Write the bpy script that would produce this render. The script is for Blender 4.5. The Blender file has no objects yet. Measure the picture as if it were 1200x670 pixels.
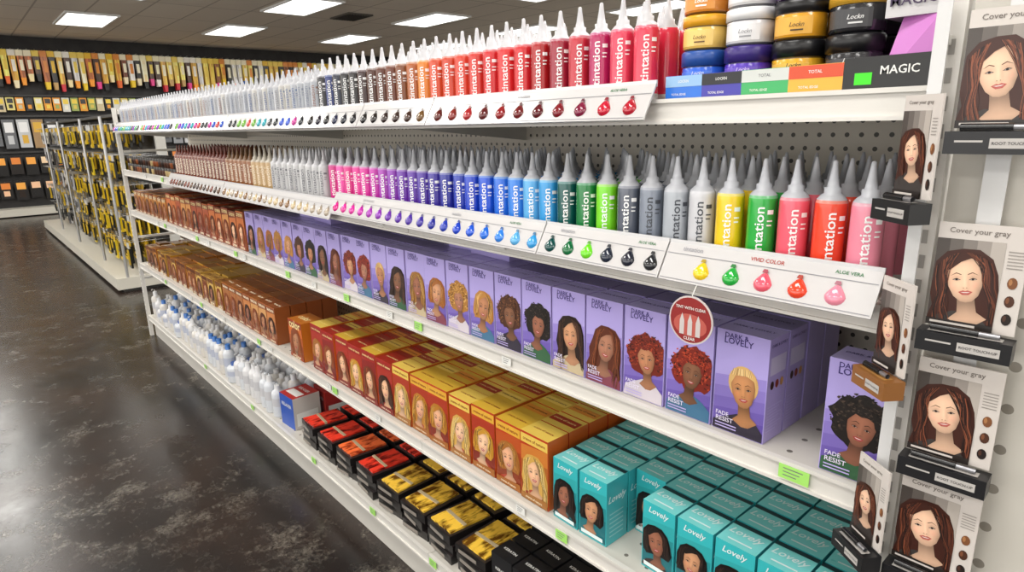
import bpy, math, random
from mathutils import Vector, Matrix
R = random.Random(11)
sc = bpy.context.scene

# ------------------------------------------------------------ materials
def lin(c):
    return tuple((x/12.92 if x <= 0.04045 else ((x+0.055)/1.055)**2.4) for x in c)
def rgb(h): return tuple(int(h[i:i+2], 16) for i in (1, 3, 5))
def hx(t): return '#%02x%02x%02x' % tuple(max(0, min(255, int(x))) for x in t)
def mixh(a, b, k): A, B = rgb(a), rgb(b); return hx([A[i]*(1-k)+B[i]*k for i in range(3)])
def hexc(h):
    h = h.lstrip('#'); return lin(tuple(int(h[i:i+2], 16)/255 for i in (0, 2, 4)))
_mats = {}
def M(h, rough=0.4, metal=0.0, emit=0, coat=0.0, trans=0.0):
    key = (h, rough, metal, emit, coat, trans)
    if key in _mats: return _mats[key]
    m = bpy.data.materials.new('mat_%s_%d' % (h.strip('#'), int(rough*100))); m.use_nodes = True
    nt = m.node_tree; b = nt.nodes['Principled BSDF']
    c = hexc(h)
    b.inputs['Base Color'].default_value = (*c, 1)
    b.inputs['Metallic'].default_value = metal
    b.inputs['Coat Weight'].default_value = coat
    b.inputs['Transmission Weight'].default_value = trans
    n = nt.nodes.new('ShaderNodeTexNoise'); n.inputs['Scale'].default_value = 25
    mr = nt.nodes.new('ShaderNodeMapRange')
    mr.inputs['To Min'].default_value = max(0.02, rough-0.05); mr.inputs['To Max'].default_value = min(1, rough+0.05)
    nt.links.new(n.outputs['Fac'], mr.inputs['Value']); nt.links.new(mr.outputs['Result'], b.inputs['Roughness'])
    if emit:
        b.inputs['Emission Color'].default_value = (*c, 1); b.inputs['Emission Strength'].default_value = emit
    _mats[key] = m; return m
PRINT = bpy.data.materials.new('printed_skin_tone'); PRINT.use_nodes = True
_a = PRINT.node_tree.nodes.new('ShaderNodeAttribute'); _a.attribute_name = 'Col'
PRINT.node_tree.links.new(_a.outputs['Color'], PRINT.node_tree.nodes['Principled BSDF'].inputs['Base Color']); PRINT.node_tree.nodes['Principled BSDF'].inputs['Roughness'].default_value = .38

def peg_mat(name, ax, base, hole, pitch, rad, rough=0.45):
    m = bpy.data.materials.new(name); m.use_nodes = True; nt = m.node_tree; N = nt.nodes; L = nt.links
    b = N['Principled BSDF']; b.inputs['Roughness'].default_value = rough
    tc = N.new('ShaderNodeTexCoord'); sp = N.new('ShaderNodeSeparateXYZ'); L.new(tc.outputs['Object'], sp.inputs[0])
    sq = []
    for a in ax:
        m1 = N.new('ShaderNodeMath'); m1.operation = 'MULTIPLY'; m1.inputs[1].default_value = 1/pitch; L.new(sp.outputs[a], m1.inputs[0])
        m2 = N.new('ShaderNodeMath'); m2.operation = 'FRACT'; L.new(m1.outputs[0], m2.inputs[0])
        m3 = N.new('ShaderNodeMath'); m3.operation = 'SUBTRACT'; m3.inputs[1].default_value = 0.5; L.new(m2.outputs[0], m3.inputs[0])
        m4 = N.new('ShaderNodeMath'); m4.operation = 'MULTIPLY'; L.new(m3.outputs[0], m4.inputs[0]); L.new(m3.outputs[0], m4.inputs[1])
        sq.append(m4)
    ad = N.new('ShaderNodeMath'); ad.operation = 'ADD'; L.new(sq[0].outputs[0], ad.inputs[0]); L.new(sq[1].outputs[0], ad.inputs[1])
    lt = N.new('ShaderNodeMath'); lt.operation = 'LESS_THAN'; lt.inputs[1].default_value = rad*rad; L.new(ad.outputs[0], lt.inputs[0])
    mx = N.new('ShaderNodeMix'); mx.data_type = 'RGBA'
    mx.inputs[6].default_value = (*hexc(base), 1); mx.inputs[7].default_value = (*hexc(hole), 1)
    L.new(lt.outputs[0], mx.inputs[0]); L.new(mx.outputs[2], b.inputs['Base Color'])
    return m

def noise_mat(name, c1, c2, scale=30, lo=0.4, hi=0.6, rough=0.35, detail=4, stretch=(1, 1, 1), bump=0.0):
    m = bpy.data.materials.new(name); m.use_nodes = True; nt = m.node_tree; N = nt.nodes; L = nt.links
    b = N['Principled BSDF']; b.inputs['Roughness'].default_value = rough
    tc = N.new('ShaderNodeTexCoord'); mp = N.new('ShaderNodeMapping'); mp.inputs['Scale'].default_value = stretch
    L.new(tc.outputs['Object'], mp.inputs[0])
    n = N.new('ShaderNodeTexNoise'); n.inputs['Scale'].default_value = scale; n.inputs['Detail'].default_value = detail
    L.new(mp.outputs[0], n.inputs['Vector'])
    r = N.new('ShaderNodeValToRGB'); r.color_ramp.elements[0].position = lo; r.color_ramp.elements[1].position = hi
    r.color_ramp.elements[0].color = (*hexc(c1), 1); r.color_ramp.elements[1].color = (*hexc(c2), 1)
    L.new(n.outputs['Fac'], r.inputs[0]); L.new(r.outputs[0], b.inputs['Base Color'])
    return m

# ------------------------------------------------------------ mesh builder
class MB:
    def __init__(s): s.v = []; s.f = []; s.m = []; s.sm = []; s.mats = []; s.idx = {}; s.col = {}
    def mi(s, mat):
        k = mat.name
        if k not in s.idx: s.idx[k] = len(s.mats); s.mats.append(mat)
        return s.idx[k]
    def add(s, vs, fs, mat, smooth=False, cols=None):
        o = len(s.v); s.v.extend([tuple(p) for p in vs]); k = s.mi(mat)
        if cols:
            for i, c in enumerate(cols): s.col[o+i] = c
        for f in fs:
            s.f.append([i+o for i in f]); s.m.append(k); s.sm.append(smooth)
    def hexa(s, p, mats):
        F = {'f': (0, 1, 5, 4), 'r': (1, 2, 6, 5), 'b': (2, 3, 7, 6), 'l': (3, 0, 4, 7), 't': (4, 5, 6, 7), 'd': (3, 2, 1, 0)}
        if not isinstance(mats, dict): mats = {'*': mats}
        o = len(s.v); s.v.extend([tuple(q) for q in p])
        for k, f in F.items():
            s.f.append([i+o for i in f]); s.m.append(s.mi(mats.get(k, mats.get('*')))); s.sm.append(False)
    def box(s, x0, x1, y0, y1, z0, z1, mats):
        s.hexa([(x0, y0, z0), (x1, y0, z0), (x1, y1, z0), (x0, y1, z0), (x0, y0, z1), (x1, y0, z1), (x1, y1, z1), (x0, y1, z1)], mats)
    def rbox(s, c, w, d, h, ang, mats):
        ca, sa = math.cos(ang), math.sin(ang); P = []
        for z in (0, h):
            for x, y in ((-w/2, -d/2), (w/2, -d/2), (w/2, d/2), (-w/2, d/2)):
                P.append((c[0]+x*ca-y*sa, c[1]+x*sa+y*ca, c[2]+z))
        s.hexa(P, mats)
    def lathe(s, prof, c, seg=20, top=True, sy=1.0):
        n = len(prof); o = len(s.v)
        for r, z, _ in prof:
            for i in range(seg):
                t = 2*math.pi*i/seg
                s.v.append((c[0]+r*math.cos(t), c[1]+r*math.sin(t)*sy, c[2]+z))
        for j in range(n-1):
            k = s.mi(prof[j][2])
            for i in range(seg):
                i2 = (i+1) % seg
                s.f.append([o+j*seg+i, o+j*seg+i2, o+(j+1)*seg+i2, o+(j+1)*seg+i]); s.m.append(k); s.sm.append(True)
        if top:
            s.f.append([o+(n-1)*seg+i for i in range(seg)]); s.m.append(s.mi(prof[-1][2])); s.sm.append(False)
            s.f.append([o+i for i in range(seg)][::-1]); s.m.append(s.mi(prof[0][2])); s.sm.append(False)
    def poly(s, F, pts, off, mat):
        s.add([F(u, v, off) for u, v in pts], [list(range(len(pts)))], mat)
    def tube(s, pts, r, mat, seg=8):
        o = len(s.v); pts = [Vector(p) for p in pts]
        for i, p in enumerate(pts):
            d = (pts[min(i+1, len(pts)-1)]-pts[max(i-1, 0)]).normalized()
            a = d.orthogonal().normalized(); b = d.cross(a)
            for k in range(seg):
                t = 2*math.pi*k/seg; q = p+a*r*math.cos(t)+b*r*math.sin(t); s.v.append(tuple(q))
        k = s.mi(mat)
        for j in range(len(pts)-1):
            for i in range(seg):
                i2 = (i+1) % seg
                s.f.append([o+j*seg+i, o+j*seg+i2, o+(j+1)*seg+i2, o+(j+1)*seg+i]); s.m.append(k); s.sm.append(True)
    def obj(s, name, parent=None):
        me = bpy.data.meshes.new(name); me.from_pydata(s.v, [], s.f)
        for m in s.mats: me.materials.append(m)
        me.polygons.foreach_set('material_index', s.m); me.polygons.foreach_set('use_smooth', s.sm)
        if s.col:
            at = me.attributes.new('Col', 'FLOAT_COLOR', 'POINT'); arr = [0.5, 0.5, 0.5, 1.0]*len(s.v)
            for i, c in s.col.items(): arr[4*i:4*i+3] = c
            at.data.foreach_set('color', arr)
        me.update(); ob = bpy.data.objects.new(name, me); sc.collection.objects.link(ob)
        if parent: ob.parent = parent
        return ob

def frame(o, r, u):
    o = Vector(o); r = Vector(r).normalized(); u = Vector(u).normalized(); n = r.cross(u)
    return lambda a, b, off=0: o+r*a+u*b+n*off

_txt = {}
def text_mesh(t):
    if t in _txt: return _txt[t]
    cu = bpy.data.curves.new('tmp', 'FONT'); cu.body = t; cu.size = 1; cu.resolution_u = 2; cu.offset = 0.012
    ob = bpy.data.objects.new('tmp', cu); sc.collection.objects.link(ob)
    dg = bpy.context.evaluated_depsgraph_get(); me = ob.evaluated_get(dg).to_mesh()
    vs = [(v.co.x, v.co.y) for v in me.vertices]; fs = [list(p.vertices) for p in me.polygons]
    bpy.data.objects.remove(ob); bpy.data.curves.remove(cu)
    x0 = min(v[0] for v in vs); x1 = max(v[0] for v in vs); y0 = min(v[1] for v in vs); y1 = max(v[1] for v in vs)
    vs = [((x-(x0+x1)/2), (y-(y0+y1)/2)) for x, y in vs]
    _txt[t] = (vs, fs, x1-x0, y1-y0); return _txt[t]
def put_text(mb, F, cx, cy, t, w, mat, off=0.0005, h=None, shear=0.0):
    vs, fs, tw, th = text_mesh(t); k = w/tw; ky = (h/th) if h else k
    mb.add([F(cx+x*k+y*ky*shear, cy+y*ky, off) for x, y in vs], fs, mat)

def ell(cx, cy, rx, ry, n=16, a0=0):
    return [(cx+rx*math.cos(a0+2*math.pi*i/n), cy+ry*math.sin(a0+2*math.pi*i/n)) for i in range(n)]

def gs(x, y, cx, cy, sx, sy): return math.exp(-((x-cx)/sx)**2-((y-cy)/sy)**2)
# printed photograph of a woman's head on a flat box face (tonal print, clipped to the print area)
def portrait(mb, F, cx, cy, s, style, hair, hair2, skin, top, lips='#a8323a', q=2, o=0.00022, clip=None, tilt=None, base=0.0004):
    X0, X1, Y0c, Y1c = clip if clip else (cx-9, cx+9, cy-9, cy+9)
    rr = random.Random(R.randint(0, 99999))
    tl = rr.uniform(-.16, .16) if tilt is None else tilt
    ct_, st_ = math.cos(tl), math.sin(tl)
    SD = mixh(skin, '#1a0c08', .42); S1 = mixh(skin, SD, .5); SL = mixh(skin, '#ffe8d0', .2)
    HM = mixh(hair, hair2, .5); HD = mixh(hair, '#050302', .5)
    m = lambda h: M(h, .35)
    def T(x, y, rot=True):
        if rot: x, y = x*ct_-y*st_, x*st_+y*ct_
        return (min(max(cx+x*s, X0), X1), min(max(cy+y*s, Y0c), Y1c))
    def P(pts, k, mt, rot=True): mb.poly(F, [T(x, y, rot) for x, y in pts], base+o*k, mt)
    mir = lambda L: L+[(-x, y) for x, y in L[::-1] if abs(x) > 1e-6]
    if style == 'afro':
        P([((1.6+.12*math.sin(7*t)+rr.uniform(-.1, .1))*math.cos(t), .3+(1.5+.1*math.cos(8*t)+rr.uniform(-.1, .1))*math.sin(t)) for t in [2*math.pi*i/44 for i in range(44)]], 1, m(hair))
        for i in range(170 if q > 1 else 22):
            r_ = rr.uniform(.8, 1.62); t = rr.uniform(-.8, 3.94); a = rr.random()*3; c = rr.choice([hair2, HM, HD, HD, HM])
            w_ = rr.uniform(.04, .085); px, py = r_*math.cos(t), .3+r_*.95*math.sin(t)
            P([(px+w_*2*math.cos(a+k_*.9)*(1 if k_ < 3 else .45), py+w_*1.6*math.sin(a+k_*.9)*(1 if k_ < 3 else .45)) for k_ in (0, 1, 2, 3)], 1.4+rr.random()*.8, m(c))
    elif style == 'long':
        P(mir([(0, 1.42), (.6, 1.34), (1.05, .9), (1.2, .2), (1.42, -.5), (1.3, -1.1), (1.55, -1.7), (1.3, -2.3), (.6, -2.5)]), 1, m(hair))
    elif style == 'bob':
        P(mir([(0, 1.4), (.62, 1.3), (1.08, .85), (1.26, .1), (1.3, -.6), (1.0, -1.1), (.5, -1.0)]), 1, m(hair))
    else: P(ell(0, .35, .86, 1.0, 20), 1, m(hair))
    P([(-2.6, -4), (-1.75, -2.15), (-.85, -1.72), (-.3, -1.45), (.3, -1.45), (.85, -1.72), (1.75, -2.15), (2.6, -4)], 2.4, M(top, .4), False)
    sk = hexc(skin)
    # neck (shaded under the chin)
    nk = [[(-.32, -.6), (.32, -.6)], [(-.33, -1.05), (.33, -1.05)], [(-.36, -1.45), (.36, -1.45)], [(-.72, -1.76), (.72, -1.76)], [(-.2, -2.1), (.2, -2.1)]]
    vs = []; cs = []
    for r_, sh in zip(nk, (.3, .42, .7, .85, .8)):
        for j in range(5):
            t = j/4; vs.append(F(*T(r_[0][0]*(1-t)+r_[1][0]*t, r_[0][1]), base+o*3)); cs.append([c*sh*(1-.3*abs(t-.4)) for c in sk])
    mb.add(vs, [(a*5+j, a*5+j+1, a*5+j+6, a*5+j+5) for a in range(4) for j in range(4)], PRINT, False, cs)
    face = mir([(0, -1.0), (.22, -.95), (.46, -.7), (.62, -.28), (.69, .2), (.64, .65), (.4, .95), (0, 1.05)])
    rs = []
    for i in range(len(face)):
        a, b_ = face[i], face[(i+1) % len(face)]; rs += [a, ((a[0]+b_[0])/2, (a[1]+b_[1])/2)]
    rings = 10 if q > 1 else 3; vs = []; cs = []
    for k_ in range(rings+1):
        f_ = k_/rings
        for x, y in rs:
            x *= f_; y *= f_
            g_ = 1.12-.42*f_**3-.16*x+.08*y
            g_ -= .34*(gs(x, y, -.3, .13, .17, .11)+gs(x, y, .3, .13, .17, .11))
            g_ += .16*gs(x, y, 0, .0, .06, .35)-.20*gs(x, y, .12, -.12, .06, .22)-.2*gs(x, y, .0, -.37, .16, .05)
            g_ += .12*gs(x, y, -.36, -.2, .16, .14)+.08*gs(x, y, 0, .55, .3, .2)-.14*gs(x, y, 0, -.72, .2, .06)-.12*gs(x, y, .5, -.45, .15, .3)
            ck = .16*(gs(x, y, -.4, -.25, .16, .14)+gs(x, y, .38, -.25, .14, .14))
            vs.append(F(*T(x, y), base+o*4.2)); cs.append([min(1, sk[0]*g_*(1+ck*.4)), sk[1]*g_*(1-ck*.6), sk[2]*g_*(1-ck*.5)])
    n = len(rs)
    mb.add(vs, [(k_*n+j, k_*n+(j+1) % n, (k_+1)*n+(j+1) % n, (k_+1)*n+j) if k_ else (j, n+(j+1) % n, n+j) for k_ in range(rings) for j in range(n)], PRINT, False, cs)
    if style in ('long', 'bob'):
        yb = -1.6 if style == 'long' else -1.0
        side = [(-.9, .6), (-.6, .8), (-.64, .2), (-.72, -.3), (-.66, -1.0), (-.8, yb), (-1.2, yb+.2), (-1.15, -.2)]
        P(side, 6, m(hair)); P([(-x*1.0, y) for x, y in side][::-1], 6, m(hair))
        P([(-.9, .5), (-.8, 1.0), (0, 1.36), (.8, 1.0), (.9, .5), (.6, .72), (.3, 1.0), (-.1, .84), (-.52, .5)], 6.2, m(hair))
        for i in range(70 if q > 1 else 8):
            sx = -1 if i % 2 else 1
            x0 = rr.uniform(.1, 1.0); y0 = 1.25-.55*x0*x0; L_ = (rr.uniform(1.0, 1.9) if style == 'bob' else rr.uniform(1.4, 3.4)); w = rr.uniform(.015, .045); n_ = 7; ph = rr.uniform(0, 1)
            up = []
            for k_ in range(n_+1):
                t = k_/n_; xx = max(x0, .66+.1*x0)*(min(1, t*2.6))+x0*(1-min(1, t*2.6)); xx = max(xx, x0*.9)+.3*x0*t*(1 if style == 'long' else .2)+.08*math.sin(5.5*t*L_*.6+ph)*min(1, 2*t)
                up.append((xx, y0-L_*t))
            pts = [(x*sx, y) for x, y in up]+[((x+w)*sx, y) for x, y in up[::-1]]
            P(pts, 6.4+rr.random()*.8, m(rr.choice([hair2, HM, HD, HM, HD])))
    elif style == 'afro':
        P([(-.8, .1), (-.78, .9), (0, 1.3), (.78, .9), (.8, .1), (.6, .35), (.5, .62), (.2, .74), (-.1, .66), (-.4, .74), (-.62, .4)], 6, m(hair))
        if q > 1:
            for i in range(70): P(ell(rr.uniform(-.8, .8), rr.uniform(.66, 1.25), rr.uniform(.03, .08), .035, 5, rr.random()*3), 6.3+rr.random()*.6, m(rr.choice([hair2, HM, HD])))
    else:
        P([(-.75, .2), (-.76, .8), (-.3, 1.27), (.3, 1.27), (.76, .8), (.75, .2), (.64, .62), (.2, .86), (-.4, .8)], 6, m(hair))
        if q > 1:
            for i in range(26): x = -.64+i*.047; P([(x, .82), (x+.03, .82), (x*.8+.04, 1.2), (x*.8+.02, 1.22)], 6.4, m(rr.choice([hair2, HM, mixh(hair, '#5a3a20', .4)])))
    D = m('#21120e')
    for sx in (-1, 1):
        P([(sx*.12, .25), (sx*.3, .33), (sx*.52, .22), (sx*.48, .25), (sx*.3, .365), (sx*.12, .285)], 5.4, m(mixh(HD, skin, .2) if style != 'short' else '#5a3a20'))
        P([(sx*.14, .03), (sx*.3, .115), (sx*.47, .05), (sx*.3, .0)], 5.5, D)
        if q > 1: P([(sx*.18, .03), (sx*.3, .08), (sx*.42, .04), (sx*.3, .008)], 5.7, m('#b8aca4')); P(ell(sx*.3, .043, .052, .045, 7), 5.9, D)
        if q > 1: P(ell(sx*.06, -.335, .028, .018, 6), 5.5, m(SD))
    P([(-.27, -.52), (-.09, -.45), (0, -.48), (.09, -.45), (.27, -.52), (.12, -.66), (-.12, -.66)], 5.5, m(mixh(lips, skin, .25)))
    if q > 1: P([(-.18, -.525), (.18, -.525), (.08, -.565), (-.08, -.565)], 5.8, m('#e2d8d4')); P([(-.08, -.61), (.08, -.61), (.04, -.635), (-.04, -.635)], 5.8, m(mixh(lips, '#ffffff', .25)))

# ------------------------------------------------------------ room
WX0, WX1, WY0, WY1, CH = -14.0, 3.0, -4.2, 9.6, 2.98
floor_m = bpy.data.materials.new('polished_concrete'); floor_m.use_nodes = True
nt = floor_m.node_tree; N = nt.nodes; L = nt.links; b = N['Principled BSDF']
tc = N.new('ShaderNodeTexCoord')
def nz(scale, detail, rough=.6, dist=0.0):
    n = N.new('ShaderNodeTexNoise'); n.inputs['Scale'].default_value = scale; n.inputs['Detail'].default_value = detail
    n.inputs['Roughness'].default_value = rough; n.inputs['Distortion'].default_value = dist; L.new(tc.outputs['Object'], n.inputs['Vector']); return n
def ramp(src, lo, hi, c0=(0, 0, 0, 1), c1=(1, 1, 1, 1)):
    r = N.new('ShaderNodeValToRGB'); r.color_ramp.elements[0].position = lo; r.color_ramp.elements[1].position = hi
    r.color_ramp.elements[0].color = c0; r.color_ramp.elements[1].color = c1; L.new(src, r.inputs[0]); return r
def mulf(a, c):
    m = N.new('ShaderNodeMath'); m.operation = 'MULTIPLY'; L.new(a, m.inputs[0]); L.new(c, m.inputs[1]); return m.outputs[0]
def mixc(f, a, c):
    m = N.new('ShaderNodeMix'); m.data_type = 'RGBA'; L.new(f, m.inputs[0]); L.new(a, m.inputs[6]); m.inputs[7].default_value = c; return m.outputs[2]
n1 = nz(5.5, 15, .78); n2 = nz(.9, 5, .6); n3 = nz(1.6, 6); n4 = nz(70, 8, .75); n5 = nz(16, 12, .8)
r1 = ramp(n1.outputs['Fac'], .51, .61); r2 = ramp(n2.outputs['Fac'], .42, .58); r4 = ramp(n4.outputs['Fac'], .42, .60); r5 = ramp(n5.outputs['Fac'], .52, .65)
base = ramp(n3.outputs['Fac'], .38, .66, (.013, .0125, .0125, 1), (.034, .021, .016, 1))
c1_ = mixc(mulf(r5.outputs[0], r4.outputs[0]), base.outputs[0], (.075, .067, .058, 1))
c2_ = mixc(mulf(mulf(r1.outputs[0], r2.outputs[0]), r4.outputs[0]), c1_, (.185, .165, .135, 1))
L.new(c2_, b.inputs['Base Color'])
rg = N.new('ShaderNodeMapRange'); rg.inputs['From Min'].default_value = .3; rg.inputs['From Max'].default_value = .7; rg.inputs['To Min'].default_value = .17; rg.inputs['To Max'].default_value = .32; L.new(n1.outputs['Fac'], rg.inputs['Value']); L.new(rg.outputs[0], b.inputs['Roughness'])
b.inputs['Specular IOR Level'].default_value = .45

def slab(name, x0, x1, y0, y1, z0, z1, m):
    mb = MB(); mb.box(x0, x1, y0, y1, z0, z1, m); return mb.obj(name)
slab('floor', WX0, WX1, WY0, WY1, -.1, 0, floor_m)
ctm = bpy.data.materials.new('ceiling_tile'); ctm.use_nodes = True; nt = ctm.node_tree; N = nt.nodes; L = nt.links
tc = N.new('ShaderNodeTexCoord'); br = N.new('ShaderNodeTexBrick'); br.offset = 0
br.inputs['Scale'].default_value = 1; br.inputs['Brick Width'].default_value = 1.2; br.inputs['Row Height'].default_value = .6; br.inputs['Mortar Size'].default_value = .012
br.inputs['Color1'].default_value = (*hexc('#dcd2c4'), 1); br.inputs['Color2'].default_value = (*hexc('#d4cabc'), 1); br.inputs['Mortar'].default_value = (*hexc('#aca296'), 1)
L.new(tc.outputs['Object'], br.inputs['Vector']); L.new(br.outputs['Color'], N['Principled BSDF'].inputs['Base Color']); N['Principled BSDF'].inputs['Roughness'].default_value = .9
slab('ceiling', WX0, WX1, WY0, WY1, CH, CH+.1, ctm)
wallg = noise_mat('wall_paint', '#c0bcb4', '#c8c4bc', 3, rough=.8)
wslat = noise_mat('black_wall', '#262425', '#302e2e', 6, rough=.6)
slab('wall_back', WX0-.1, WX0, WY0, WY1, 0, CH, wslat)
slab('wall_front', WX1, WX1+.1, WY0, WY1, 0, CH, wallg)
slab('wall_left', WX0, WX1, WY0-.1, WY0, 0, CH, wallg)
slab('wall_right', WX0, WX1, WY1, WY1+.1, 0, CH, wallg)
def fill_window(name, cx, cy, width, axis, energy):  # made-up window frame with an area lamp, added out of view as fill
    mb = MB(); fm = M('#3a3a3c', .4, metal=.5); z0, z1 = .5, 2.7
    n = max(2, int(width/1.6))
    for i in range(n+1):
        t = -width/2+width*i/n
        if axis == 'y': mb.box(cx+t-.03, cx+t+.03, cy+.001, cy+.07, z0, z1, fm)
        else: mb.box(cx-.07, cx-.001, cy+t-.03, cy+t+.03, z0, z1, fm)
    for zz in (z0, z1-.05):
        if axis == 'y': mb.box(cx-width/2, cx+width/2, cy+.001, cy+.075, zz, zz+.05, fm)
        else: mb.box(cx-.075, cx-.001, cy-width/2, cy+width/2, zz, zz+.05, fm)
    ob = mb.obj(name)
    ld = bpy.data.lights.new('fill_light', 'AREA'); ld.shape = 'RECTANGLE'; ld.size = width; ld.size_y = z1-z0; ld.energy = energy; ld.color = (1, .99, .97)  # added fill lamp in the frame, no known source
    lo = bpy.data.objects.new('fill_light', ld); sc.collection.objects.link(lo)
    if axis == 'y': lo.location = (cx, cy+.02, (z0+z1)/2); lo.rotation_euler = Vector((0, 1, 0)).to_track_quat('-Z', 'Y').to_euler()
    else: lo.location = (cx-.02, cy, (z0+z1)/2); lo.rotation_euler = Vector((-1, 0, 0)).to_track_quat('-Z', 'Y').to_euler()
    lo.parent = ob
fill_window('fill_window_1', -5.5, WY0, 15.5, 'y', 215)  # added fill for the shelf fronts and ceiling
fill_window('fill_window_2', WX1, 2.6, 12.5, 'x', 85)  # second added fill, on the unseen front wall

for lx in (-11.5, -8.8, -6.1, -3.4, -.7, 2.0):
    for ly in (-2.3, -.2, 1.9, 4.0, 6.1, 8.2):
        mb = MB(); fr = M('#e8e8e8', .4)
        for a in ((lx-.63, lx+.63, ly-.33, ly-.30), (lx-.63, lx+.63, ly+.30, ly+.33), (lx-.63, lx-.60, ly-.30, ly+.30), (lx+.60, lx+.63, ly-.30, ly+.30)):
            mb.box(*a, CH-.025, CH-.0005, fr)
        mb.box(lx-.6, lx+.6, ly-.3, ly+.3, CH-.016, CH-.0005, M('#fbfbf6', .5, emit=3.0))
        ob = mb.obj('ceiling_light')
        ld = bpy.data.lights.new('troffer', 'AREA'); ld.shape = 'RECTANGLE'; ld.size = 1.18; ld.size_y = .58; ld.energy = 27; ld.color = (1, .97, .925)
        lo = bpy.data.objects.new('lamp', ld); sc.collection.objects.link(lo); lo.location = (lx, ly, CH-.03); lo.parent = ob
mb = MB(); mb.box(-9.5, -8.9, 4.75, 5.15, CH-.02, CH-.0005, M('#5b5751', .6))
for i in range(8): mb.box(-9.46, -8.94, 4.78+i*.045, 4.8+i*.045, CH-.028, CH-.02, M('#2c2a28', .6))
mb.obj('ceiling_vent')

# ------------------------------------------------------------ main gondola
SX0, SX1, Y0, YB = -4.78, -.243, .86, 1.27
white = M('#d8d5cf', .35); offw = M('#cac7c0', .45); dk = M('#3a3937', .6)
pegXZ = peg_mat('pegboard_xz', (0, 2), '#d4ccbe', '#4a463f', .0254, .17)
pegYZ = peg_mat('pegboard_yz', (1, 2), '#c4c0b7', '#6a655c', .0254, .15)
pegXY = peg_mat('shelf_perforated', (0, 1), '#cac6be', '#66615a', .0508, .09)
g = bpy.data.objects.new('store_shelving_gondola', None); sc.collection.objects.link(g)
mb = MB(); mb.box(SX0, SX1, YB, YB+.012, .1, 1.50, pegXZ); mb.box(SX0, SX1, YB+.028, YB+.04, .1, 1.50, pegXZ); mb.box(SX0, SX1, YB-.003, YB+.043, 1.50, 1.52, offw)
mb.obj('back_panel', g)
SH = [1.395, 1.132, .8725, .517, .15]
mb = MB(); sect = (SX1-SX0)/4
for side in (0, 1):
    for zi, z in enumerate(SH):
        for k in range(4):
            a = SX0+k*sect+.001; c = a+sect-.002
            def B(y0, y1, z0, z1, m):
                if side: y0, y1 = 2*YB+.04-y1, 2*YB+.04-y0
                mb.box(a, c, y0, y1, z0, z1, m)
            B(Y0, YB-.002, z-.018, z, {'t': pegXY, '*': offw})
            B(Y0-.006, Y0, z-.032, z+.004, white)
            B(Y0-.010, Y0-.006, z-.034, z-.029, white)
            B(Y0-.010, Y0-.006, z-.002, z+.004, white)
            if zi == 4: B(Y0+.02, Y0+.03, 0.001, z-.03, offw)
        for k in range(5):
            if zi == 4: continue
            x = min(max(SX0+k*sect, SX0+.004), SX1-.004)
            ya, yb = Y0+.02, YB-.002
            if side: ya, yb = 2*YB+.04-ya, 2*YB+.04-yb
            mb.add([(x-.0015, ya, z-.018), (x-.0015, yb, z-.018), (x-.0015, yb, z-.075), (x-.0015, ya, z-.035),
                    (x+.0015, ya, z-.018), (x+.0015, yb, z-.018), (x+.0015, yb, z-.075), (x+.0015, ya, z-.035)],
                   [(0, 1, 2, 3), (7, 6, 5, 4), (0, 3, 7, 4), (2, 3, 7, 6), (1, 2, 6, 5)], offw)
mb.obj('shelves', g)
mb = MB()
for x, pw_ in ((SX0-.035, .03), (SX1+.002, .02)):
    for y in (Y0-.012, YB+.002, 2*YB+.04-Y0-.015):
        mb.box(x, x+pw_, y, y+.022, 0.001, 1.52, white)
        for i in range(46): mb.box(x+pw_/2-.003, x+pw_/2+.003, y-.0008, y, .08+i*.03, .096+i*.03, M('#9a9792', .6))
    mb.box(x+.004, x+pw_-.004, Y0+.015, 2*YB+.04-Y0-.015, .09, .13, white)
    mb.box(x+.004, x+pw_-.004, Y0+.015, 2*YB+.04-Y0-.015, 1.48, 1.51, white)
for i in range(4): mb.box(SX0-.03, SX0-.012, Y0+.015, YB, .4+i*.28, .415+i*.28, white)
mb.box(SX1+.008, SX1+.018, Y0+.015, 2*YB+.04-Y0-.015, .13, 1.48, pegYZ)
mb.obj('uprights', g)
wing_peg = peg_mat('wing_perforated', (0, 2), '#c6c2b9', '#857f75', .0508, .12)
mb = MB(); mb.box(-.216, -.03, Y0-.008, Y0+.004, .02, 1.52, wing_peg); mb.box(-.034, -.02, Y0-.02, Y0+.012, 0.001, 1.52, white)
mb.obj('side_wing_panel', g)
mb = MB(); lime = M('#a4e06c', .5); wt = M('#e6e6e2', .5); gy = M('#77777a', .5)
def tag(x, z, w=.034, h=.022, m=lime, y=Y0-.0115):
    F = frame((x, y, z), (1, 0, 0), (0, 0, 1)); mb.box(x-w/2, x+w/2, y, y+.001, z-h/2, z+h/2, m)
    for i in range(3): mb.poly(F, [(-w*.35, h*(.25-.25*i)), (w*(.3-.1*i), h*(.25-.25*i)), (w*(.3-.1*i), h*(.32-.25*i)), (-w*.35, h*(.32-.25*i))], .0004, gy)
for z, xs in ((SH[2]-.013, (-.355, -1.35, -1.75, -2.2, -2.75, -3.3, -3.9)), (SH[3]-.013, (-.83, -1.9, -2.6, -3.4, -4.1)), (SH[4]-.013, (-1.35, -1.7, -2.15, -2.8, -3.5)), (SH[1]-.013, (-2.4, -3.0, -3.8))):
    for x in xs: tag(x, z, w=.045 if x == -.355 else .034)
for z in SH[1:4]:
    for i in range(7): tag(-1.0-i*.52+R.uniform(-.1, .1), z-.013, .03, .018, wt)
mb.obj('price_tags', g)

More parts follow.
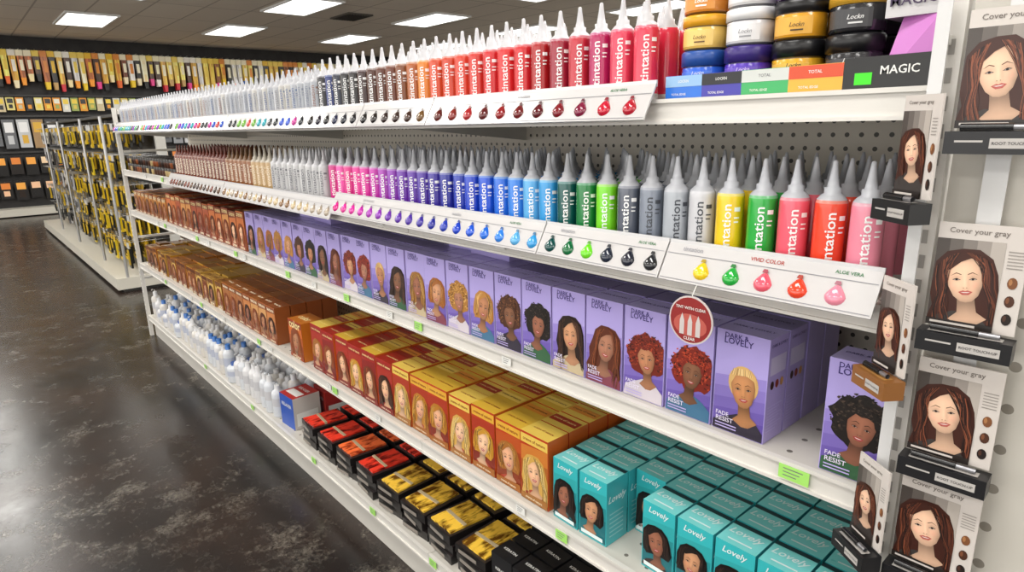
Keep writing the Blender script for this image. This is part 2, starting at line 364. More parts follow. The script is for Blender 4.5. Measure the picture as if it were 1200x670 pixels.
# ------------------------------------------------------------ bottles
def dye_bottle(mb, x, y, z, col, cap, full=True, textc='#f4f4f4', seg=18, h=1.0, rs=1.0):
    C = M(col, .22, coat=.5); K = M(cap, .4); B = M('#d4d1d1', .3)
    r = .0205*rs
    pr = [(r*.93, 0, B), (r, .003, B), (r, .014, C), (r, .110, C), (r*.99, .115, M(mixh(col, '#c8c8cc', .45), .25, coat=.4)), (r*.93, .119, K), (r*.72, .124, K), (r*.52, .127, K), (r*.52, .134, K), (r*.38, .1345, K), (r*.29, .145, K), (r*.18, .160, K), (r*.15, .1665, K), (r*.09, .168, K)]
    if not full: pr = [pr[0], pr[2], pr[3], pr[5], pr[7], pr[8], pr[9], pr[11], pr[13]]
    pr = [(a, b_*h, c) for a, b_, c in pr]
    mb.lathe(pr, (x, y, z), seg)
    if full:
        T = M(textc, .4); vs, fs, tw, th = text_mesh('tintation')
        th0 = -math.pi/2+R.uniform(.3, .62); kx = .072*h/tw; ky = .0125/th; rr = r+.0004
        mb.add([(x+rr*math.cos(th0-ty*ky/r), y+rr*math.sin(th0-ty*ky/r), z+.068*h+tx*kx) for tx, ty in vs], fs, T)
        for (a0, a1, z0, z1) in ((.5, .95, .094, .100), (.5, .9, .084, .086), (.5, .85, .078, .080)):
            n = 5
            pts = [(x+rr*math.cos(th0+a0+(a1-a0)*i/n), y+rr*math.sin(th0+a0+(a1-a0)*i/n)) for i in range(n+1)]
            vv = [(p[0], p[1], z+z0*h) for p in pts]+[(p[0], p[1], z+z1*h) for p in pts]
            mb.add(vv, [(i, i+1, i+n+2, i+n+1) for i in range(n)], T)

PITCH = .049
row2 = ['#e88aa0', '#ea4426', '#e85a6e', '#1fa63c', '#ecc81c', '#c6c7cc', '#aab0b8', '#828a98', '#565c6a', '#78d622', '#12783a', '#0b5450', '#2f97d8', '#58aae0',
        '#2f80e0', '#1f6ad8', '#1a54d0', '#1c42c0', '#1b36ac', '#232a96', '#3a2a98', '#4a2a9c', '#5a2ba0', '#6a2ca6', '#8a30b0', '#a232ae', '#c22ca8', '#d62c9c', '#e03098', '#d82888', '#e84aa8', '#c81e80']
mb = MB(); z = SH[1]+.0006
for i, c in enumerate(row2):
    x = -.308-i*PITCH
    for j in range(5):
        dye_bottle(mb, x+R.uniform(-.0015, .0015), .888+j*.056+R.uniform(-.002, .002), z, c, '#aeb0b6', full=(j == 0), textc='#f4f4f4' if i not in (5, 6, 7) else '#4c5058', seg=22 if i < 12 and j == 0 else 14, h=1.06)
mb.obj('hair_dye_bottle_row_vivid')
mb = MB()
lib = [('#bcbcbe', 9, '#c0c0c4'), ('#b89868', 4, '#b9b2a4'), ('#8a5020', 6, '#6b4a2c'), ('#6e2c14', 16, '#62281a')]
x = -1.90; low = []
for c, n, cp in lib:
    for i in range(n):
        for j in range(4): dye_bottle(mb, x, .888+j*.056, z, c, cp, full=(j == 0), seg=12, textc='#e8d8c0' if cp != '#c0c0c4' else '#6a6a70')
        low.append((x, c)); x -= PITCH
mb.obj('hair_dye_bottle_row_natural')
mb = MB()
while x > -4.7:
    for j in range(3):
        for lv in range(2):
            cc = M(R.choice(['#4a2a1c', '#8a4a24', '#2a1c18', '#b8a070']), .3)
            mb.lathe([(.026, 0, cc), (.027, .03, M('#1b1512', .4)), (.027, .045, M('#1b1512', .4))], (x, .895+j*.062, z+lv*.0455), 12)
    x -= .06
mb.obj('hair_wax_jars_dark')

top = ['#dc3450', '#d83a58', '#b01e5c', '#bc2638', '#981c34', '#a8181e', '#cc202a', '#d4262a', '#c8242a', '#cc3028', '#d4402c', '#c84026', '#d04a28', '#d8802c', '#a85a28', '#7c4422', '#6a3420', '#5a2c1c', '#4e2a20', '#3c2424',
       '#221d20', '#1d1d22', '#1e2438', '#1c3070', '#222228']
mb = MB(); z = SH[0]+.0006
for i, c in enumerate(top):
    x = -.672-i*PITCH
    for j in range(4): dye_bottle(mb, x+R.uniform(-.0015, .0015), .888+j*.056, z, c, '#c2c2c6', full=(j == 0), seg=20 if i < 10 else 14)
mb.obj('hair_dye_bottle_row_red')
mb = MB(); x = -1.90; xs_w = []
while x > -4.72:
    wc = R.choice(['#b4b6bc', '#a8acb4', '#bcbab6'])
    for j in range(4): dye_bottle(mb, x, .888+j*.056, z, wc, '#b8b9be', full=(j == 0), textc=R.choice(['#7a8090', '#8a6a60', '#5a6a90', '#8a8a8e']), seg=12, h=.93)
    xs_w.append(x); x -= .049
mb.obj('hair_dye_bottle_row_white')

# ------------------------------------------------------------ swatch trays
def swatch_tray(x0, x1, zt, sw, name='dye_swatch_tray', label=None, drop=.054):
    mb = MB(); dy, dz = -.030, -drop; y = Y0-.012; u = Vector((0, -dy, -dz)).normalized(); Ln = math.hypot(dy, dz)
    F = frame((x0, y, zt), (1, 0, 0), u); W = x1-x0; Wm = M('#c8c6c6', .25, coat=.3)
    P = [F(0, -Ln, -.0015), F(W, -Ln, -.0015), F(W, 0, -.0015), F(0, 0, -.0015), F(0, -Ln, .0015), F(W, -Ln, .0015), F(W, 0, .0015), F(0, 0, .0015)]
    mb.hexa(P, Wm)
    mb.box(x0, x1, y-.001, y+.002, zt-.004, zt+.006, M('#d8d8da', .15, coat=.4))
    Ed = M('#8f8f94', .3); v1 = -Ln+.044
    for v in (v1, -Ln+.003): mb.poly(F, [(0.002, v), (W-.002, v), (W-.002, v+.0012), (0.002, v+.0012)], .0022, Ed)
    if label:
        for cx, t, w, c in label: put_text(mb, F, cx, v1/2+.001, t, w, M(c, .5), .0023)
    for sx, c in sw:
        m = M(c, .15, coat=.8); u0 = sx-x0; v0 = -Ln+.0205; r = .0135; n = 16
        vs = []; fs = []
        for ring, (k_, hh) in enumerate(((1, 0), (.85, .004), (.5, .0068))):
            for i in range(n):
                t = 2*math.pi*i/n; up = max(0, math.sin(t))
                vs.append(F(u0+math.cos(t)*r*k_*(1-.3*up), v0+math.sin(t)*r*k_*(.9+.35*up**3), .0016+hh))
        for q in range(2):
            for i in range(n): i2 = (i+1) % n; fs.append((q*n+i, q*n+i2, (q+1)*n+i2, (q+1)*n+i))
        fs.append(tuple(2*n+i for i in range(n)))
        mb.add(vs, fs, m, True)
        mb.poly(F, [(u0-.0045, v0+.0155), (u0+.0045, v0+.0155), (u0+.003, v0+.0205), (u0-.003, v0+.0205)], .0042, M(mixh(c, '#1a1416', .35), .4))
    return mb.obj(name)
zt = SH[1]+.046
swatch_tray(-.582, -.268, zt, [(-.316-i*.049, row2[i]) for i in range(5)], label=[(.165, 'VIVID COLOR', .05, '#b03a2e'), (.275, 'ALOE VERA', .035, '#3a7a4a'), (.045, 'tintation', .035, '#9a9aa0')])
swatch_tray(-.864, -.585, zt, [(-.605-i*.046, c) for i, c in enumerate(['#1e2026', '#1c2030', '#1a2436', '#6ed820', '#0a6a3a', '#0b4a48'])], label=[(.24, 'ALOE VERA', .035, '#3a7a4a'), (.06, 'tintation', .035, '#9a9aa0')])
swatch_tray(-1.750, -.867, zt, [(-.885-i*.049, row2[12+i]) for i in range(18)], label=[(.2, 'SEMI-PERMANENT', .06, '#9a9aa0'), (.6, 'tintation', .035, '#9a9aa0'), (.8, 'ALOE VERA', .035, '#3a7a4a')])
zs = SH[1]+.026
swatch_tray(-2.75, -1.755, zs, [(-1.78-i*.049, R.choice(['#c9b48e', '#8a6a4a', '#b0a290'])) for i in range(20)])
swatch_tray(-3.60, -2.755, zs, [(-2.78-i*.049, R.choice(['#5a3a22', '#6a2a18', '#3a2418'])) for i in range(16)])
zt = SH[0]+.027
swatch_tray(-1.22, -.620, zt, [(-.655-i*.0525, c) for i, c in enumerate(['#b0102a', '#c01030', '#7a1238', '#7a0c1c', '#5a0c18', '#6a1016', '#8a1018', '#5a1016', '#a01820', '#7a1a14', '#5a1410'])], label=[(.53, 'ALOE VERA', .035, '#3a7a4a'), (.3, 'tintation', .035, '#9a9aa0')])
swatch_tray(-1.54, -1.224, zt, [(-1.25-i*.0525, c) for i, c in enumerate(['#6a4a20', '#3a2018', '#301a14', '#2a1814', '#1c1414', '#141418'])])
swatch_tray(-1.87, -1.544, zt, [(-1.57-i*.0525, c) for i, c in enumerate(['#10101a', '#101828', '#101c40', '#141418', '#14102a', '#141418'])])
cy = ['#1e4fc0', '#2aa0b0', '#20a060', '#8a30b0', '#c03090', '#d04040', '#202830', '#4060d0', '#70b040']
for a, c in ((-2.6, -1.875), (-3.3, -2.604), (-4.0, -3.304), (-4.72, -4.004)):
    swatch_tray(a, c, zt, [(x, R.choice(cy)) for x in xs_w if a+.02 < x < c-.02])
mb = MB(); F = frame((-.512, .806, 1.072), (1, 0, .0), (0, 0, 1))
mb.add([F(u_, v_, -.001) for u_, v_ in ell(0, 0, .038, .038, 32)]+[F(u_, v_, .001) for u_, v_ in ell(0, 0, .038, .038, 32)], [list(range(31, -1, -1)), list(range(32, 64))]+[[i, (i+1) % 32, 32+(i+1) % 32, 32+i] for i in range(32)], M('#cfc6c4', .3))
mb.poly(F, ell(0, 0, .0355, .0355, 32), .0015, M('#8e2a2a', .3)); mb.poly(F, ell(0, -.008, .029, .018, 20), .002, M('#b85a50', .3))
put_text(mb, F, 0, .019, 'TINT WITH CLEAR', .052, wt, .0025); put_text(mb, F, 0, -.029, 'CLEAR', .02, wt, .0025)
for sx in (-.018, -.004, .010): mb.poly(F, [(sx, -.024), (sx+.008, -.024), (sx+.008, -.002), (sx+.004, .010), (sx, -.002)], .0023, M('#c8c0be', .4))
mb.tube([(-.512, .8065, 1.109), (-.512, .812, 1.118), (-.512, .819, 1.126)], .0008, wt)
mb.obj('round_shelf_sign')

# ------------------------------------------------------------ hair wax display
mb = MB(); z = SH[0]+.0006; bk = M('#141414', .3)
segs = [(-.616, -.552, '#2a6fd0'), (-.552, -.488, '#3f3aa0'), (-.488, -.420, '#3aa860'), (-.420, -.350, '#e8a838'), (-.350, -.250, '#151515')]
seg_top = ['#8fb6dc', '#1d1d22', '#c8ccc8', '#d04a24', None]
mb.box(-.616, -.250, .872, 1.12, z, z+.004, bk); mb.box(-.616, -.250, 1.117, 1.12, z+.004, z+.10, bk)
for sx in (-.616, -.252): mb.box(sx, sx+.002, .872, 1.12, z+.004, z+.034, bk)
for k_, (a, c, col) in enumerate(segs):
    yy = .866; hh = .037+.004*(k_ == 4)
    mb.box(a, c, yy, yy+.005, z, z+hh, M(col, .3))
    F = frame(((a+c)/2, yy, z+hh/2), (1, 0, 0), (0, 0, 1))
    if k_ < 4:
        mb.poly(F, [(-(c-a)/2, .002), ((c-a)/2, .002), ((c-a)/2, hh/2-.0005), (-(c-a)/2, hh/2-.0005)], .0004, M(seg_top[k_], .3))
        put_text(mb, F, 0, .010, ['LOCKN', 'LOCKN', 'TOTAL', 'TOTAL'][k_], .018, wt if k_ != 2 else gy, .0006); put_text(mb, F, -.008, -.009, 'TOTAL EDGE', .026, wt, .0006)
    else: put_text(mb, F, .014, .004, 'MAGIC', .042, wt, .0006); mb.poly(F, [(-.036, -.012), (-.016, -.012), (-.016, .002), (-.036, .002)], .0006, M('#3fd820', .4))
J = [[('#2f66d8', '#27509c', '#d8dce8'), ('#5a3ab8', '#3a2a78', '#d0c0e8'), ('#e0a828', '#17171a', '#2a2a20'), ('#2a2a2e', '#17171a', '#d8d8d8')],
     [('#e8c060', '#e0a020', '#5a3a18'), ('#dcdce0', '#e6e6e8', '#8a8a8e'), ('#e0a028', '#1a1a1c', '#3a2a10'), ('#26262a', '#c89a30', '#d8d8d8')],
     [('#d8862a', '#e8b840', '#ffffff'), ('#e0e0e2', '#2f66d8', '#5a5a60'), ('#7a3a9a', '#3a2050', '#e0d0f0'), ('#2a2a2e', '#17171a', '#d0d0d0')]]
for lv in range(3):
    for j in range(3):
        for i in range(4):
            c, lid, ink = J[lv][i]
            x = -.578+i*.0735; y = .912+j*.073; zz = z+.0045+lv*(.0505 if lv < 2 else .0505)+.012*(lv == 0)*0; C = M(c, .22, coat=.5); K = M(lid, .3); GL = M(mixh(c, '#101014', .55), .15, coat=.6)
            hs = 1.36 if lv == 0 else 1.0; zz += .018*(lv > 0)
            mb.lathe([(.030, 0, GL), (.0335, .003, C), (.0335, .032*hs, GL), (.0325, .034*hs, K), (.0352, .0342*hs, K), (.0352, .048*hs, K), (.033, .050*hs, K)], (x, y, zz), 28)
            if j == 0:
                n = 10; rr_ = .0339; t0, t1 = -2.4, -.7
                vv = []
                for zz_ in (.006, .028*hs):
                    for q_ in range(n+1): t = t0+(t1-t0)*q_/n; vv.append((x+rr_*math.cos(t), y+rr_*math.sin(t), zz+zz_))
                mb.add(vv, [(q_, q_+1, q_+n+2, q_+n+1) for q_ in range(n)], M(mixh(c, '#ffffff', .12), .3))
                zl = .017 if lv else .034
                F = frame((x+.010, y-.0325, zz+zl), (1, .32, 0), (0, 0, 1)); put_text(mb, F, 0, .001, 'Lockn', .018, M(ink, .4), .002, shear=.3); mb.poly(F, [(-.008, -.007), (.008, -.007), (.008, -.005), (-.008, -.005)], .002, M(ink, .4))
mb.hexa([(-.316, .885, z+.0045), (-.256, .885, z+.0045), (-.256, 1.05, z+.0045), (-.316, 1.05, z+.0045), (-.300, .90, z+.085), (-.256, .885, z+.085), (-.256, 1.05, z+.085), (-.316, 1.05, z+.085)], {'f': M('#c878c4', .3), 't': M('#3a3a3e', .4), '*': M('#b868b4', .3)})
F = frame((-.286, .884, z+.095), (1, 0, 0), (0, 0, 1)); mb.box(-.316, -.256, .886, 1.05, z+.085, z+.122, M('#c8c6c8', .3)); put_text(mb, F, 0, .008, 'MAGIC', .05, M('#3a2a4a', .4), .0006)
mb.obj('hair_wax_display')

# ------------------------------------------------------------ boxes
SK = ['#94604a', '#b07a58', '#c28e6a', '#7c543c', '#a4725a']
def carton(mb, x, y, z, w, h, d, mats, art=None, ang=0.0):
    cx, cy = x+w/2, y+d/2; mb.rbox((cx, cy, z), w, d, h, ang, mats)
    ca, sa = math.cos(ang), math.sin(ang)
    Ff = frame((cx+(d/2)*sa, cy-(d/2)*ca, z), (ca, sa, 0), (0, 0, 1))
    Fr = frame((cx+(w/2)*ca, cy+(w/2)*sa, z), (-sa, ca, 0), (0, 0, 1))
    Ft = frame((cx, cy, z+h), (ca, sa, 0), (-sa, ca, 0))
    if art: art(mb, Ff, Fr, Ft, w, h, d)

def purple_art(i, q=2):
    st, hr, h2 = [('short', '#d8b070', '#f2d69c'), ('afro', '#7a2418', '#c04a2c'), ('afro', '#6e2418', '#b4482c'), ('long', '#5a2a18', '#94502e'), ('long', '#241610', '#5a3a2a'), ('afro', '#1c1613', '#4a3c34'),
                  ('afro', '#4a2a1a', '#8a5c38'), ('bob', '#b8803e', '#e8bc78'), ('afro', '#a87434', '#e0b068'), ('bob', '#a0602c', '#d09454'), ('long', '#9a6a30', '#d8a864'), ('long', '#2a1812', '#5e4030')][i % 12]
    sk = SK[(i*3) % 5] if i else '#c08658'; tp = ['#2a2434', '#3c6a8a', '#c8c0c8', '#7a3a4a', '#b8a888', '#2f5a3a'][i % 6]
    def art(mb, Ff, Fr, Ft, w, h, d):
        dkp = M('#35256e', .35); lt = M('#b4a8da', .35); clip = (-w/2+.0015, w/2-.0015, .0015, h*.84)
        for k_ in range(5): mb.poly(Ff, [(-w/2+.0012, .0015), (w/2-.0012, .0015), (w/2-.0012, h*(.62-.11*k_)), (-w/2+.0012, h*(.55-.11*k_))], .00007*(k_+1), M(mixh('#9484cc', '#5c489c', k_/4), .35))
        portrait(mb, Ff, .007, h*.46, .0295 if st != 'afro' else .0268, st, hr, h2, sk, tp, q=q, clip=clip, tilt=-.12 if i % 2 else .1)
        put_text(mb, Ff, -.010, h*.955, 'DARK &', w*.45, dkp, .0005); put_text(mb, Ff, -.006, h*.905, 'LOVELY', w*.55, dkp, .0005)
        wl = M('#e2dcf0', .4)
        put_text(mb, Ff, -w*.29, h*.18, 'FADE', w*.25, wl, .0026); put_text(mb, Ff, -w*.24, h*.125, 'RESIST', w*.34, wl, .0026)
        for k_ in range(2): mb.poly(Ff, [(-w*.42, .007+k_*.005), (w*.0, .007+k_*.005), (w*.0, .009+k_*.005), (-w*.42, .009+k_*.005)], .0026, lt)
        put_text(mb, Fr, 0, h*.93, 'DARK & LOVELY', d*.8, dkp, .0005)
        for k_ in range(9): mb.poly(Fr, [(-d*.4, h*(.1+k_*.03)), (d*(.1+.25*((k_*7) % 3)/2), h*(.1+k_*.03)), (d*(.1+.25*((k_*7) % 3)/2), h*(.11+k_*.03)), (-d*.4, h*(.11+k_*.03))], .0005, lt)
        for k_ in range(3): mb.poly(Fr, ell(-d*.25+k_*d*.25, h*.55, d*.09, d*.12, 12), .0005, M(['#3a2018', '#8a3020', '#c89050'][k_], .4))
        mb.poly(Fr, [(-d*.4, h*.65), (d*.4, h*.65), (d*.4, h*.82), (-d*.4, h*.82)], .0004, M('#c8c0dc', .4))
        put_text(mb, Ft, 0, .004, 'DARK & LOVELY', w*.8, dkp, .0005)
    return art
pm = {'f': M('#ac9fdc', .33, coat=.2), 'r': M('#ab9cd4', .33, coat=.2), '*': M('#b4aadc', .33, coat=.2)}
mb = MB(); z = SH[2]+.0006; px_ = -.414
for i in range(24):
    x = px_-(i+1)*.0935
    for j in range(4):
        carton(mb, x, .876+j*.064+R.uniform(0, .004), z, .089, .172, .06, pm, purple_art(i, 2 if i < 16 else 1) if j == 0 or (i == 0 and j == 1) else None, R.uniform(-.02, .02) if j == 0 else 0)
for x, y in ((-1.2, 1.02), (-1.32, 1.04), (-2.1, 1.0), (-2.25, 1.02)):
    mb.rbox((x, y, z+.1726), .16, .088, .058, R.uniform(-.1, .1), pm)
mb.obj('purple_hair_dye_boxes')
mb = MB(); carton(mb, -.331, .872, z, .085, .172, .06, pm, purple_art(5, 2), .02)
mb.obj('purple_hair_dye_box')

def simple_art(hairs, skins, txt, tc_, bg, q=1, tops='#7a2a1a', style=None, lb=None, k=.32):
    def art(mb, Ff, Fr, Ft, w, h, d):
        s = w*k; hr = R.choice(hairs); bgc = bg if isinstance(bg, str) else R.choice(bg)
        for q_ in range(3): mb.poly(Ff, [(-w/2+.0015, .0015), (w/2-.0015, .0015), (w/2-.0015, h*(.84-.22*q_)), (-w/2+.0015, h*(.8-.22*q_))], .0001*(q_+1), M(mixh(bgc, '#3a0c08', q_*.2), .35))
        portrait(mb, Ff, 0, h*.45, s, style or R.choice(['long', 'bob', 'long']), hr[0], hr[1], R.choice(skins), tops, q=q, clip=(-w/2+.0015, w/2-.0015, .0015, h*.84))
        mb.poly(Ff, [(-w/2+.0015, h*.84), (w/2-.0015, h*.84), (w/2-.0015, h*.97), (-w/2+.0015, h*.97)], .0003, M(lb or mixh(bgc, '#4a1008', .5), .35))
        put_text(mb, Ff, 0, h*.905, txt, w*.8, M(tc_, .4), .0006)
        mb.poly(Ff, [(-w/2+.0015, .0015), (w/2-.0015, .0015), (w/2-.0015, h*.13), (-w/2+.0015, h*.10)], .0024, M(mixh(lb or bgc, '#5a1008', .5), .35))
        put_text(mb, Ff, 0, h*.06, txt, w*.6, M('#efe6c8', .4), .0028)
        put_text(mb, Ft, 0, 0, txt, w*.7, M(tc_, .4), .0005)
    return art
blond = [('#c8902e', '#f4cf74'), ('#d0a450', '#f6dc98'), ('#b87a28', '#ecb858'), ('#a86a2c', '#dca85c')]
brun = [('#5a2816', '#9a5830'), ('#7a3418', '#c06c38'), ('#8a421c', '#cc803c'), ('#3a1c12', '#7a4a2c')]
fair = ['#e4b48e', '#dca682', '#e8bc98']
mb = MB()
for i in range(13):
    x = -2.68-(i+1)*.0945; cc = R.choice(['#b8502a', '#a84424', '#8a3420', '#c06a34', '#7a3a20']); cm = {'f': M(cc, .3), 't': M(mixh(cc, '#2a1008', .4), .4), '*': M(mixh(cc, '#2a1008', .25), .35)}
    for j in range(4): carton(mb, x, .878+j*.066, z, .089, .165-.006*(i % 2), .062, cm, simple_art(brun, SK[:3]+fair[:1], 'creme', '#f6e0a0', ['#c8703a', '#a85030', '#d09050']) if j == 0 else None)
for i in range(8):
    x = -3.93-(i+1)*.1; cm = M(['#a8682a', '#6a3a20', '#b87a3a', '#7a3020'][i % 4], .35)
    for j in range(4): carton(mb, x, .88+j*.066, z, .09, .13, .062, cm, simple_art(brun, SK[:3], 'color', '#f6e8c0', '#c08038') if j == 0 else None)
mb.obj('orange_hair_dye_boxes')
mb = MB(); z = SH[3]+.0006
for i in range(13):
    x = -.893-(i+1)*.0945; red = i >= 7
    tcol = '#9a2418' if (red and i % 2) else ('#d0a838' if i % 3 else '#e0c058')
    cm = {'f': M('#a82018' if red else '#b83a1c', .3), 't': M(tcol, .35), 'r': M('#c05a20', .35), '*': M('#b0341a', .35)}
    for j in range(5):
        carton(mb, x, .876+j*.068+(R.uniform(0, .006) if j == 0 else 0), z, .090, .172-.004*(i % 2), .064, cm,
               (simple_art(brun if (red and i % 3) else blond, fair, 'creme of nature', '#fbe8a0' if red else '#8a1a10', ['#8a1a14', '#a82c1c'] if red else ['#b8501f', '#a8341c', '#c87830'], q=2 if i < 11 else 1, tops='#8a1a14' if red else '#a8402a', lb='#9a1f18' if red else ('#dca838' if i % 3 else '#e0c058'), k=.35)) if j == 0 else None)
        Ft = frame((x+.045, .876+j*.068+.032, z+(.172-.004*(i % 2))), (1, 0, 0), (0, 1, 0))
        if j > 0:
            mb.poly(Ft, [(-.042, -.012), (.042, -.012), (.042, .016), (-.042, .016)], .0012, M(['#e8c860', '#a02a1a', '#d88a30'][(i+j) % 3], .35)); put_text(mb, Ft, 0, .002, 'creme of nature', .07, M('#5a1a10' if (i+j) % 3 != 1 else '#f0d890', .4), .002)
mb.obj('red_hair_dye_boxes')
mb = MB()
carton(mb, -2.31, .872, z, .12, .15, .09, {'f': M('#a8301c', .3), '*': M('#b86a1f', .35)}, simple_art(brun, SK, 'color', '#fff0b0', '#d06a28'))
for i in range(7):
    cc = R.choice(['#a85c2c', '#b86e30', '#96502a'])
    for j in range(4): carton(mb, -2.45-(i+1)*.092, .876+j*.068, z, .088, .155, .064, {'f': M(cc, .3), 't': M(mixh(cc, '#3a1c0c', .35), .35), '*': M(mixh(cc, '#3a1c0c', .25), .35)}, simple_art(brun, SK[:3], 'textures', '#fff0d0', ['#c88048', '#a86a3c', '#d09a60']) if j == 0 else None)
for i in range(15):
    cc = R.choice(['#c8942c', '#b07a28', '#d8ac4c', '#8a5a24', '#c07a30'])
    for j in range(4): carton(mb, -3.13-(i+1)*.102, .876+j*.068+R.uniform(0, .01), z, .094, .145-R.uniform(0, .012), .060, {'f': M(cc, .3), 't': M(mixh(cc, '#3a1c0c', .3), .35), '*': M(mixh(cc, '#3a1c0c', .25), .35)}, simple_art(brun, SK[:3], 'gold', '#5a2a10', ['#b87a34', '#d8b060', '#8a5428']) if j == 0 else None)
mb.obj('gold_hair_dye_boxes')
def turq_art(mb, Ff, Fr, Ft, w, h, d):
    wm = M('#dceaea', .35); cl = (-w/2+.0015, w/2-.0015, h*.03, h*.80)
    for q_ in range(3): mb.poly(Ff, [(-w/2+.0015, h*.03), (w/2-.0015, h*.03), (w/2-.0015, h*(.8-.2*q_)), (-w/2+.0015, h*(.74-.2*q_))], .0001*(q_+1), M(mixh('#2fa4a8', '#155c66', q_*.4), .35))
    portrait(mb, Ff, -w*.04, h*.45, w*.36, R.choice(['long', 'long', 'bob']), '#17110f', '#4a322a', R.choice(SK), R.choice(['#c8c4c0', '#1d6a74', '#3a2a2a']), q=2, clip=cl)
    put_text(mb, Ff, 0, h*.89, 'Lovely', w*.6, wm, .0005, shear=.3); mb.poly(Ff, [(-w*.4, h*.05), (w*.4, h*.05), (w*.4, h*.11), (-w*.4, h*.11)], .0026, wm)
    put_text(mb, Ft, 0, d*.05, 'Lovely', w*.8, wm, .0005, shear=.3); mb.poly(Ft, [(-w/2, d*.34), (w/2, d*.34), (w/2, d*.5), (-w/2, d*.5)], .0004, M('#16343a', .35))
    mb.poly(Ft, [(-w*.3, -d*.32), (w*.3, -d*.32), (w*.3, -d*.27), (-w*.3, -d*.27)], .0005, wm)
    put_text(mb, Fr, 0, h*.7, 'Lovely', d*.8, wm, .0005, shear=.3)
    for k_ in range(6): mb.poly(Fr, [(-d*.35, h*(.12+k_*.07)), (d*.3, h*(.12+k_*.07)), (d*.3, h*(.14+k_*.07)), (-d*.35, h*(.14+k_*.07))], .0005, M('#8cc4c8', .35))
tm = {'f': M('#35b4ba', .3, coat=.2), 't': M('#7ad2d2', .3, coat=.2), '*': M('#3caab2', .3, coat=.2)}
mb = MB()
for i in range(8):
    x = -.880+i*.0775
    for j in range(5):
        yy = .876+j*.072+(.08 if i == 2 else 0)+(.0 if i < 2 else .012)
        if yy > 1.19: continue
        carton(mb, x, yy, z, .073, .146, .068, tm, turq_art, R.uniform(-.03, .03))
mb.obj('turquoise_hair_dye_boxes')

# ------------------------------------------------------------ bottom deck goods
z = SH[4]+.0006
redp = noise_mat('red_braid_print', '#6a0e0a', '#f0402c', 55, .36, .56, .22, 3, (1, .35, 1)); goldp = noise_mat('gold_braid_print', '#6a4410', '#f6c848', 55, .36, .54, .22, 3, (1, .35, 1))
orp = noise_mat('orange_braid_print', '#8a2410', '#ff7a40', 55, .36, .56, .22, 3, (1, .35, 1))
def pack_stack(mb, x, y, n, pm_):
    for k_ in range(n):
        a = R.uniform(-.1, .1); zz = z+k_*.0305; mb.rbox((x+R.uniform(-.004, .004), y+R.uniform(-.005, .005), zz), .126, .15, .028, a, {'t': M('#2a2424', .3), '*': M('#1d1a1a', .3)})
        ca, sa = math.cos(a), math.sin(a)
        F = frame((x, y-.075, zz+.014), (ca, sa, 0), (0, 0, 1)); mb.poly(F, [(-.045, -.006), (.03, -.006), (.03, .006), (-.045, .006)], .007, M('#8a827a', .4))
        if k_ == n-1:
            for sx in (-.038, -.0127, .0127, .038): mb.rbox((x+sx, y, zz+.028), .0245, .136, .005+.003*R.random(), a, pm_)
            mb.rbox((x, y-.015, zz+.0285), .098, .010, .0085, a, M('#b8a888', .3))
        else: mb.rbox((x, y, zz+.028), .1, .12, .002, a, pm_)
mb = MB()
for i in range(4):
    for j in range(2): pack_stack(mb, -1.795-i*.152, .955+j*.165, 3, [redp, orp, redp, redp][i])
mb.obj('red_braiding_hair_packs')
mb = MB()
for i in range(4):
    for j in range(2): pack_stack(mb, -1.205-i*.146, .955+j*.165, 3, goldp)
mb.obj('gold_braiding_hair_packs')
mb = MB()
for i in range(5):
    for j in range(4):
        def art(mb, Ff, Fr, Ft, w, h, d):
            put_text(mb, Ft, 0, 0, 'KERATIN', w*.6, wt, .0005); put_text(mb, Ff, 0, h*.7, 'KERATIN', w*.6, wt, .0005)
            for k_ in range(4): mb.poly(Ff, [(-w*.3, h*(.2+.08*k_)), (w*.3, h*(.2+.08*k_)), (w*.3, h*(.215+.08*k_)), (-w*.3, h*(.215+.08*k_))], .0005, gy)
        carton(mb, -1.12+i*.084, .885+j*.072, z, .078, .14, .066, M('#1a1a1d', .35), art, R.uniform(-.04, .04))
mb.obj('black_treatment_boxes')
mb = MB()
def bx(mb, Ff, Fr, Ft, w, h, d):
    mb.poly(Ft, [(-w*.4, -d*.3), (w*.4, -d*.3), (w*.4, 0), (-w*.4, 0)], .0005, wt); put_text(mb, Ft, 0, d*.2, 'RELAXER', w*.7, wt, .0005); put_text(mb, Ff, 0, h*.7, 'RELAXER', w*.7, wt, .0005)
    mb.poly(Fr, [(-d*.4, h*.1), (d*.4, h*.1), (d*.4, h*.5), (-d*.4, h*.5)], .0005, wt)
carton(mb, -2.53, .885, z, .12, .14, .12, {'f': M('#1f4fae', .3), 't': M('#b02c28', .35), 'r': M('#c6c0bc', .4), '*': M('#2a5ab8', .4)}, bx, .06)
carton(mb, -2.52, 1.03, z, .12, .13, .12, {'f': M('#b03028', .3), '*': M('#a02a28', .4)}, bx, -.05)
mb.obj('relaxer_kit_boxes')
mb = MB(); x = -2.60
